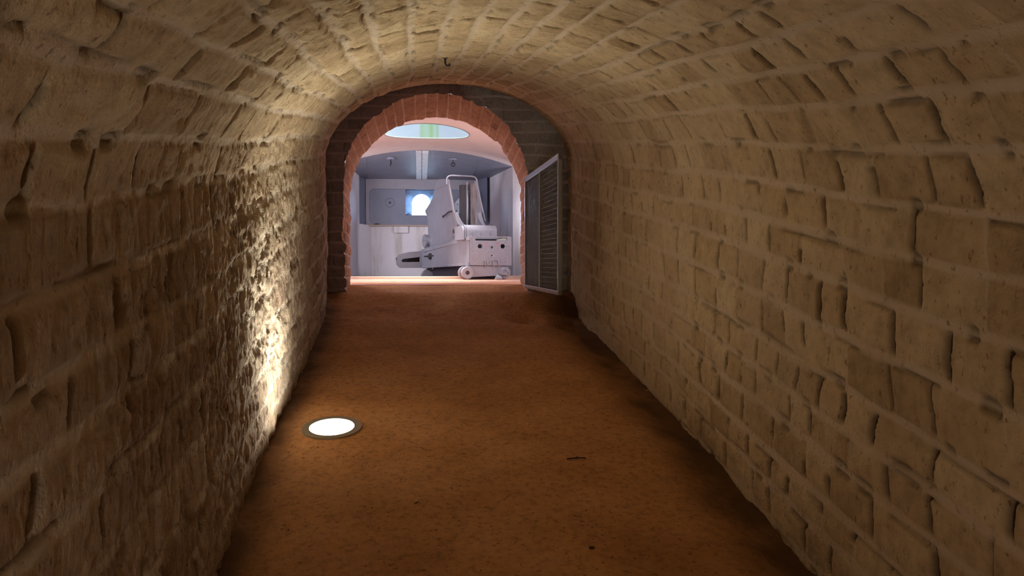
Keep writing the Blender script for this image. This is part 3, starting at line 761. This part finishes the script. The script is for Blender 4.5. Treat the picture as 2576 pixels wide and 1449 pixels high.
# hub on the side
c = Sx(1084, 645, 0)
mb = G(); mb.frust((.0, c[0], c[1]), (-.03, c[0], c[1]), .052, .046, 24); mb.frust((-.03, c[0], c[1]), (-.05, c[0], c[1]), .046, .018, 24); mb.frust((-.05, c[0], c[1]), (-.11, c[0], c[1]), .012, .010, 12); gpart(mb, 'side_hub', 'black', 0, True)
c = Sx(1090.5, 643.5, 0); mb = G(); mb.frust((.0, c[0], c[1]), (-.025, c[0], c[1]), .010, n=10); gpart(mb, 'side_bolt', 'black', 0, True)
# tail beam, sticking out behind on the left
YT = YL-.10
T0 = [Fy(1060, 631.5, YT), Fy(1030, 634, YT), Fy(1005, 640, YT), Fy(1000, 646, YT), Fy(999, 660, YT), Fy(1002, 670, YT), Fy(1008, 674, YT), Fy(1060, 674, YT)]
Th = [Fy(1057, 646.5, YT), Fy(1014, 651.5, YT), Fy(1010, 655, YT), Fy(1012, 659.5, YT), Fy(1057, 659, YT)]
mb = G(); mb.plate(T0, [Th], lambda u, v: (u, YT, v), lambda u, v: (u, YT+.04, v)); tb = gpart(mb, 'tail_beam', 'gun_dark', .003)
mb = G(); mb.plate([(T0[0][0]+.1, T0[0][1]-.02), (T0[3][0]+.02, T0[3][1]-.01), (T0[5][0]+.02, T0[5][1]+.02), (T0[7][0]+.1, T0[7][1]+.02)], [], lambda u, v: (u, YT+.16, v), lambda u, v: (u, YT+.19, v)); gpart(mb, 'tail_web', 'black', .003)
# roller standing on the rear end
c = Sx(1066.5, 606.5, -.02); rR = (Sx(1066.5, 589.5, -.02)[1]-Sx(1066.5, 623, -.02)[1])/2
mb = G(); mb.frust((-.02, c[0], c[1]), (.012, c[0], c[1]), rR, hole=.024, n=40); ro = gpart(mb, 'roller', 'gun', .003, True)
mb = G(); mb.frust((.012, c[0], c[1]), (.06, c[0], c[1]), rR*.97, n=40); o = mb.build('roller_tread', M['bright'], ro, smooth=True); o['label'] = 'polished tread'
mb = G(); mb.box(-.0, .07, c[0]-.05, c[0]+.05, zt1-.04, c[1]-rR*.5); gpart(mb, 'roller_bracket', 'gun_dark', .004)
# tall cheek
ck = [(1103, 451), (1126, 450), (1144, 543), (1152, 566), (1170, 574), (1176, 598), (1160, 602), (1079, 626), (1077, 600), (1076, 560), (1074, 545), (1068, 531), (1080, 512), (1089, 496), (1092, 478), (1096, 462)]
mb = G(); mb.plate([Sx(x, y, .06) for x, y in ck], [circ(*Sx(1140.5, 583, .06), .045, .034, 20)], lambda u, v: (.06, u, v), lambda u, v: (.09, u, v)); chk = gpart(mb, 'cheek', 'gun', .004)
pA = Sx(1092.5, 478, .06); pB = Sx(1129, 464, .06)
mb = G(); mb.tube([(.058, *pA), (.058, *pB)], .004, 6); gpart(mb, 'cheek_seam', 'gun_dark', 0)
c = Sx(1140.5, 583, .06); mb = G(); mb.frust((.085, *c), (.14, *c), .05, n=20); gpart(mb, 'hole_cup', 'black', 0, True)
p_ = [Sx(1122, 545, .06), Sx(1127, 541, .06), Sx(1134, 533, .06), Sx(1142, 530, .06)]
mb = G(); mb.tube([(.02, *p_[0]), (.02, *p_[1]), (.03, *p_[2]), (.06, *p_[3])], .010, 8); mb.dome((.02, *p_[0]), (-1, 0, 0), .02, .02, 8); gpart(mb, 'lever', 'black', 0, True)
# hoop and its legs
YH = .42
H1 = [(1124, 463), (1124, 453), (1125, 447), (1129, 443), (1136, 441.5), (1165, 442.5), (1188, 443.5), (1195, 446), (1199, 451), (1200.5, 462)]
pt = lambda x, y, c=YH: (lambda q: (q[0], c, q[1]))(Fy(x, y, c))
mb = G(); mb.tube([pt(*q) for q in H1]+[pt(1209, 504), pt(1220, 556)], .010, 8); gpart(mb, 'hoop', 'gun', 0, True)
for leg in (((1128, 452), (1134, 486), (1145, 545)), ((1197.5, 455), (1206, 495), (1219, 556))):
    V = []
    mb = G()
    a_ = [pt(*q, YH+.02) for q in leg]
    for (p, q) in zip(a_[:-1], a_[1:]):
        V = [(p[0]-.009, p[1], p[2]), (p[0]+.012, p[1], p[2]), (q[0]+.012, q[1], q[2]), (q[0]-.009, q[1], q[2])]
        mb.add(V+[(x, y+.05, z) for x, y, z in V], [(0, 1, 2, 3), (7, 6, 5, 4), (0, 4, 5, 1), (1, 5, 6, 2), (2, 6, 7, 3), (3, 7, 4, 0)])
    gpart(mb, 'hoop_stay', 'gun', .002)
for gs in ([(1144, 535), (1153, 535), (1156, 545), (1161, 555), (1166, 562), (1172, 568), (1160, 570), (1152, 563), (1147, 552)],
           [(1202, 535.5), (1211, 534), (1214, 548), (1217, 557), (1222, 569), (1215, 568.5), (1209, 560), (1204, 549)]):
    mb = G(); mb.plate([Fy(x, y, YH-.03) for x, y in gs], [], lambda u, v: (u, YH-.03, v), lambda u, v: (u, YH+.03, v)); gpart(mb, 'curved_gusset', 'gun', .003)
# recoil cylinder, dark slide and bright bar seen inside the hoop
YI = .75
def slab(name, x0, x1, yt, yb, c, th, mat, bev=.003):
    a_, b_ = Fy(x0, yb, c), Fy(x1, yt, c); mb = G(); mb.box(a_[0], b_[0], c, c+th, a_[1], b_[1]); return gpart(mb, name, mat, bev)
slab('slide_bar', 1161, 1172.5, 465, 575, YI, .10, 'black')
slab('guide_rod', 1174, 1177.5, 457, 575, YI-.03, .04, 'gun')
a_, b_ = Fy(1189, 575, YI+.05), Fy(1189, 462, YI+.05); rc = (Fy(1200, 500, YI)[0]-Fy(1178, 500, YI)[0])/2
mb = G(); mb.frust((a_[0], YI+.05, a_[1]), (b_[0], YI+.05, b_[1]), rc, n=28); gpart(mb, 'recoil_cylinder', 'cyl', .004, True)
mb = G(); mb.tube([(a_[0]+.012, YI+.05-rc, a_[1]), (b_[0]+.012, YI+.05-rc, b_[1])], .006, 6); gpart(mb, 'cylinder_rib', 'gun', 0)
mb = G(); mb.plate([Fy(x, y, YI+.2) for x, y in ((1197, 458), (1199.5, 458), (1206, 490), (1216, 540), (1218, 575), (1197, 575))], [], lambda u, v: (u, YI+.2, v), lambda u, v: (u, YI+.22, v)); gpart(mb, 'right_cheek', 'steel_grey', .002)
# casing across the top
ca, cb = Fy(1174, 597, .12), Fy(1250, 597, .12)
zt_ = Fy(1200, 567.5, .30)[1]; zb_ = ca[1]-.02
prof = [(.12, zb_), (.12, zt_-.075)]+[(.12+.075-.075*math.cos(t), zt_-.075+.075*math.sin(t)) for t in np.linspace(.2, math.pi/2, 7)]+[(.46, zt_), (.46, zb_)]
def casing(x0, x1, name, dz=0):
    mb = G(); mb.plate(prof, [], lambda u, v: (x0, u, v+dz), lambda u, v: (x1, u, v+dz)); return gpart(mb, name, 'gun', .003, True)
cs = casing(ca[0]+.0, cb[0], 'casing'); casing(ca[0]-.022, ca[0]-.006, 'casing_flange', .004)
casing(Fy(1164, 597, .12)[0], ca[0]-.03, 'casing_end', -.012)
for x in (1187.5, 1209, 1232):
    a_ = Fy(x, 596, .12); b_ = Fy(x+.9, 584, .12); mb = G(); mb.box(a_[0], b_[0], .113, .121, a_[1], b_[1]); mb.build('hinge_strap', M['gun_dark'], cs)
for x, y in ((1181, 580), (1183, 588), (1238, 582), (1240, 589), (1240, 596), (1192, 587), (1212, 587), (1235, 587)):
    c = Fy(x, y, .12); mb = G(); mb.dome((c[0], .121, c[1]), (0, -1, 0), .007, .007, 6); mb.build('rivet', M['gun'], cs, smooth=True)
for x in (1153.5, 1237):
    c = Fy(x, 568, .34); mb = G(); mb.frust((c[0]-.018, .34, c[1]), (c[0]+.02, .34, c[1]-.006), .013, n=12); gpart(mb, 'cap_bolt', 'black', 0, True)
# clevis between cheek and casing
a_, b_ = Sx(1166, 590, .045), Sx(1151, 601, .045)
mb = G(); mb.plate([Sx(1153, 592, .045), Sx(1163, 590, .045), Sx(1163, 596, .045), Sx(1150, 600, .045)], [], lambda u, v: (.042, u, v), lambda u, v: (.06, u, v)); gpart(mb, 'clevis', 'black', .002)
mb = G(); mb.tube([(.03, *Sx(1136, 597, .045)), (.03, *Sx(1142, 593, .045)), (.03, *Sx(1163, 591, .045))], .006, 6); gpart(mb, 'clevis_pin', 'gun', 0, True)
# truck: beam and wheels in front
YW = .02
bm_ = [Fy(1176, 668, YW), Fy(1276, 668, YW), Fy(1280, 672, YW), Fy(1276, 692, YW), Fy(1262, 693, YW), Fy(1188, 697, YW), Fy(1176, 692, YW)]
mb = G(); mb.plate(bm_, [], lambda u, v: (u, YW, v), lambda u, v: (u, YW+.09, v)); gpart(mb, 'truck_beam', 'gun', .004)
def wheel(px, py, c, r, th, hub=.028, mat='gun'):
    q = Fy(px, py, c); mb = G(); mb.frust((q[0], c, q[1]), (q[0], c+th, q[1]), r, n=40, hole=hub); w_ = gpart(mb, 'wheel', mat, .004, True)
    mb = G(); mb.frust((q[0], c+.008, q[1]), (q[0], c+th-.005, q[1]), hub+.001, n=20); mb.build('axle', M['gun_dark'], w_, smooth=True)
    mb = G(); mb.frust((q[0], c+th*.62, q[1]), (q[0], c+th*1.1, q[1]), r*1.10, n=40, hole=hub); mb.build('wheel_rim', M['gun_dark'], w_, smooth=True)
    return w_
wz = RF-GO[2]
def wy(px, c, r):                        # pixel height at which a wheel of radius r stands on the floor
    return None
for px, r in ((1176.5, .079), (1271, .076)):
    q = Fy(px, 686, -.03); q2 = wz+r*1.10+.004
    mb = G(); mb.frust((q[0], -.035, q2), (q[0], .03, q2), r, n=40, hole=.028); w_ = gpart(mb, 'wheel', 'gun', .004, True)
    mb = G(); mb.frust((q[0]+.004, -.026, q2), (q[0]+.004, .03, q2), .0285, n=20); mb.build('axle', M['black'], w_, smooth=True)
    mb = G(); mb.frust((q[0]-.012, .03, q2), (q[0]-.012, .085, q2), r*1.08, n=40); mb.build('wheel_rim', M['gun_dark'], w_, smooth=True)
mb = G(); q = Fy(1264, 683, -.05); q2 = Fy(1279, 684, -.05)
mb.tube([(q[0], -.05, q[1]), (q2[0], -.05, q2[1])], .007, 8); mb.tube([(q2[0], -.05, q2[1]), (q2[0], .02, q2[1])], .007, 8); gpart(mb, 'axle_pin', 'gun', 0, True)
q = Fy(1262, 685, -.06); q2 = Fy(1277, 692, -.06)
mb = G(); mb.box(q[0], q2[0], -.065, -.03, q2[1], q[1]); gpart(mb, 'axle_box', 'gun', .004)
# rear wheel down in the pit
for xo in (.10, W_-.08):
    mb = G(); r = .135; zc = -.37-GO[2]+r+.002; mb.frust((xo, YL-.20, zc), (xo, YL-.12, zc), r, n=40, hole=.02); gpart(mb, 'wheel', 'gun_dark', .004, True)
    mb = G(); mb.box(xo-.04, xo+.04, YL-.19, YL-.13, zc, .02); gpart(mb, 'wheel_fork', 'gun_dark', .004)
# lugs at the foot of the front plate
for x in (1219, 1224, 1239, 1251.5):
    a_, b_ = Fy(x, 655, 0), Fy(x+1.5, 668.5, 0)
    mb = G(); mb.tube([(a_[0]-.006, .0, a_[1]+.002), (a_[0], -.022, a_[1]-.006), (b_[0], -.03, b_[1]+.01), (b_[0], -.02, b_[1]-.002)], .006, 8); gpart(mb, 'lug', 'gun', 0, True)
a_, b_ = Fy(1236, 655.5, 0), Fy(1253, 652.5, 0)
mb = G(); mb.box(a_[0], b_[0], -.012, .0, a_[1]-.002, a_[1]+.008); gpart(mb, 'lug_bar', 'gun', .002)
# chock, a separate lifted wedge
q = Fy(1253, 698, -.09)
cc = GL((q[0], -.09, RF-GO[2]))
tk = MB(GL); z0 = RF-GO[2]+.003
tk.add([(q[0]-.045, -.15, z0), (q[0]+.045, -.15, z0), (q[0]+.045, -.06, z0), (q[0]-.045, -.06, z0), (q[0]-.045, -.15, z0+.035), (q[0]+.030, -.15, z0+.03), (q[0]+.005, -.08, z0+.065), (q[0]-.005, -.06, z0+.065), ], [(0, 1, 2, 3), (4, 5, 1, 0), (5, 6, 2, 1), (6, 7, 3, 2), (7, 4, 0, 3), (4, 7, 6, 5)])
tag(tk.build('wheel_chock', M['gun'], base=tuple(cc), bevel=.004), 'small grey iron chock on the floor by the right front wheel of the carriage', 'chock')

# ------------------------------------------------------------------ wire gate standing open against the right wall
GA = at(1324, 725, 7.0); GB = at(1409, 742, 5.42)
gz0, gz1 = -.245, .805
gate = thing('wire_gate', (GA[0], GA[1], gz0), 'galvanised wire mesh gate standing open by the right wall, beside the doorway', 'gate')
gd = np.array([GB[0]-GA[0], GB[1]-GA[1], 0]); GLn = np.linalg.norm(gd); gd /= GLn; gn = np.array([-gd[1], gd[0], 0])
def TG(p): return np.array([GA[0], GA[1], gz0])+gd*p[0]+gn*p[1]+np.array([0, 0, p[2]])
Hg = gz1-gz0
for nm, a, wv in (('stile', 0, .022), ('middle_stile', GLn*.49, .014), ('stile', GLn-.028, .028)):
    mb = MB(TG); mb.box(a, a+wv, -.018, .018, 0, Hg); mb.build(nm, M['galv'], gate, bevel=.006)
mb = MB(TG); mb.box(0, GLn, -.018, .018, Hg-.045, Hg+.003); mb.build('top_rail', M['galv'], gate, bevel=.004)
mb = MB(TG); mb.box(0, GLn, -.016, .016, 0, .035); mb.build('bottom_rail', M['galv'], gate, bevel=.004)
mb = MB(TG)
a0, a1 = .022, GLn*.49
for i in range(int((a1-a0)/.030)+1):
    x = a0+i*.030; mb.box(x, x+.004, -.004, .0, .03, Hg-.04)
for i in range(int(Hg/.012)):
    z = .03+i*.012; 
    if z < Hg-.045: mb.box(a0, a1, .0, .003, z, z+.0035)
mb.build('mesh_panel', M['wire'], gate)
mb = MB(TG)
a0, a1 = GLn*.49+.014, GLn-.028
for i in range(int((a1-a0)/.05)+1):
    x = a0+i*.05; mb.box(x, x+.0012, -.003, .0, .03, Hg-.04)
for i in range(int(Hg/.038)):
    z = .05+i*.038
    if z < Hg-.045: mb.box(a0, a1, .0, .003, z, z+.0030)
mb.build('mesh_panel', M['wire'], gate)
# hinge post it hangs from and wall fittings
for z in (.12, Hg-.16):
    mb = MB(TG); mb.frust((-.03, 0, z), (-.03, 0, z+.06), .014, n=12); mb.box(-.04, .01, -.006, .006, z+.01, z+.05); mb.build('hinge', M['galv'], gate, smooth=False)
for px, py, lab, kd in ((1421, 437, 'small iron latch bracket high on the right wall beside the gate', 'latch_bracket'), (1425, 687, 'small pale fixing bolt low on the right wall beside the gate', 'wall_bolt')):
    Y = 6.97; c = at(px, py, Y); xw = float(xr(Y))+.012
    c = np.array([xw, Y, c[2]*1.0]); t_ = thing(kd, tuple(c), lab, 'bracket' if kd[0] == 'l' else 'bolt')
    mb = MB(); mb.box(c[0]-.02, c[0]+.03, Y-.03, Y+.03, c[2]-.03, c[2]+.03); mb.build('wall_plate', M['galv'], t_, bevel=.004)
    mb = MB()
    if kd[0] == 'l':
        mb.tube([c+[-.02, 0, 0], c+[-.10, 0, -.005], c+[-.11, 0, .03]], .009, 8)
    else: mb.frust(c+[-.02, 0, 0], c+[-.05, 0, 0], .012, n=12)
    mb.build('hook' if kd[0] == 'l' else 'bolt_head', M['galv'], t_, smooth=True)

# ------------------------------------------------------------------ litter on the earth floor
def fpt(px, py):
    r = ray(px, py); t = -HE/(r[2]-SL*r[1]); p = r*t
    return np.array([p[0], p[1], float(floor_z(np.array([p[0]]), np.array([p[1]]))[0])])
rng = np.random.RandomState(5)
c = fpt(1450, 1158)
mb = MB(); mb.tube([c+[-.045, .004, .006], c+[-.02, -.004, .010], c+[.0, .003, .008], c+[.03, -.003, .010], c+[.045, .0, .006]], .0035, 6)
mb.tube([c+[-.01, .0, .010], c+[.012, .022, .010]], .002, 6)
tag(mb.build('twig', M['twig'], base=tuple(c), smooth=True), 'small dark twig lying alone on the earth floor right of centre', 'twig')
c = fpt(1046, 1268); V = [c+[-.008, -.022, .006], c+[.008, -.018, .009], c+[.012, .004, .006], c+[.002, .022, .012], c+[-.009, .004, .004]]
mb = MB(); mb.add(V+[v+[0, 0, -.002] for v in V], [(0, 1, 2, 3, 4), (9, 8, 7, 6, 5)]+[(i, (i+1) % 5, 5+(i+1) % 5, 5+i) for i in range(5)])
tag(mb.build('dry_leaf', M['leaf'], base=tuple(c)), 'tiny curled tan leaf on the earth floor in front of the floor light', 'leaf')
for px, py, r, lab in ((1018, 957, .010, 'pale stone chip on the floor beyond the light, larger of the two near the middle'), (1050, 953, .006, 'smaller pale stone chip on the floor, beside the larger one near the middle'),
                       (1192, 900, .006, 'tiny pale stone chip farthest up the middle of the floor'), (1628, 961, .009, 'pale stone chip at the foot of the right wall'),
                       (850, 971, .007, 'flat pale stone chip on the floor between the light and the left wall'), (918, 968, .007, 'pale stone chip on the floor just beyond the floor light'),
                       (1572, 1276, .005, 'pale grit speck on the near floor at right'), (1489, 1383, .009, 'dark brown crumb of earth low on the near floor')):
    c = fpt(px, py); V = []; F = []
    for i in range(5):
        for j in range(7):
            a = math.pi*(i+.5)/5; b = 2*math.pi*j/7; q = r*(.75+.4*rng.rand()); V.append(c+[q*1.4*math.sin(a)*math.cos(b), q*math.sin(a)*math.sin(b), r*.35+q*.5*math.cos(a)])
    for i in range(4): F += [(i*7+j, i*7+(j+1) % 7, (i+1)*7+(j+1) % 7, (i+1)*7+j) for j in range(7)]
    F += [tuple(range(7))[::-1], tuple(range(28, 35))]
    mb = MB(); mb.add(V, F); tag(mb.build('stone_chip' if py < 1380 else 'earth_crumb', M['pebble'] if py < 1380 else M['twig'], base=tuple(c)), lab, 'stone chip' if py < 1380 else 'crumb', None)

# rusty hook left in the crown of the vault
r_ = ray(1120, 150)
Yh = (ZC-.012)/(r_[2]/r_[1]-SL); ch = r_*Yh/r_[1]+np.array([0, 0, .012])
mb = MB(); mb.tube([ch+[0, 0, .03], ch+[0, 0, -.035], ch+[.008, 0, -.048], ch+[.022, 0, -.050], ch+[.028, 0, -.036]], .007, 8)
mb.frust(ch+[0, 0, -.004], ch+[0, 0, .02], .016, n=10)
tag(mb.build('iron_hook', M['black'], base=tuple(ch), smooth=True), 'small black iron hook in the crown of the stone vault above the doorway', 'hook')
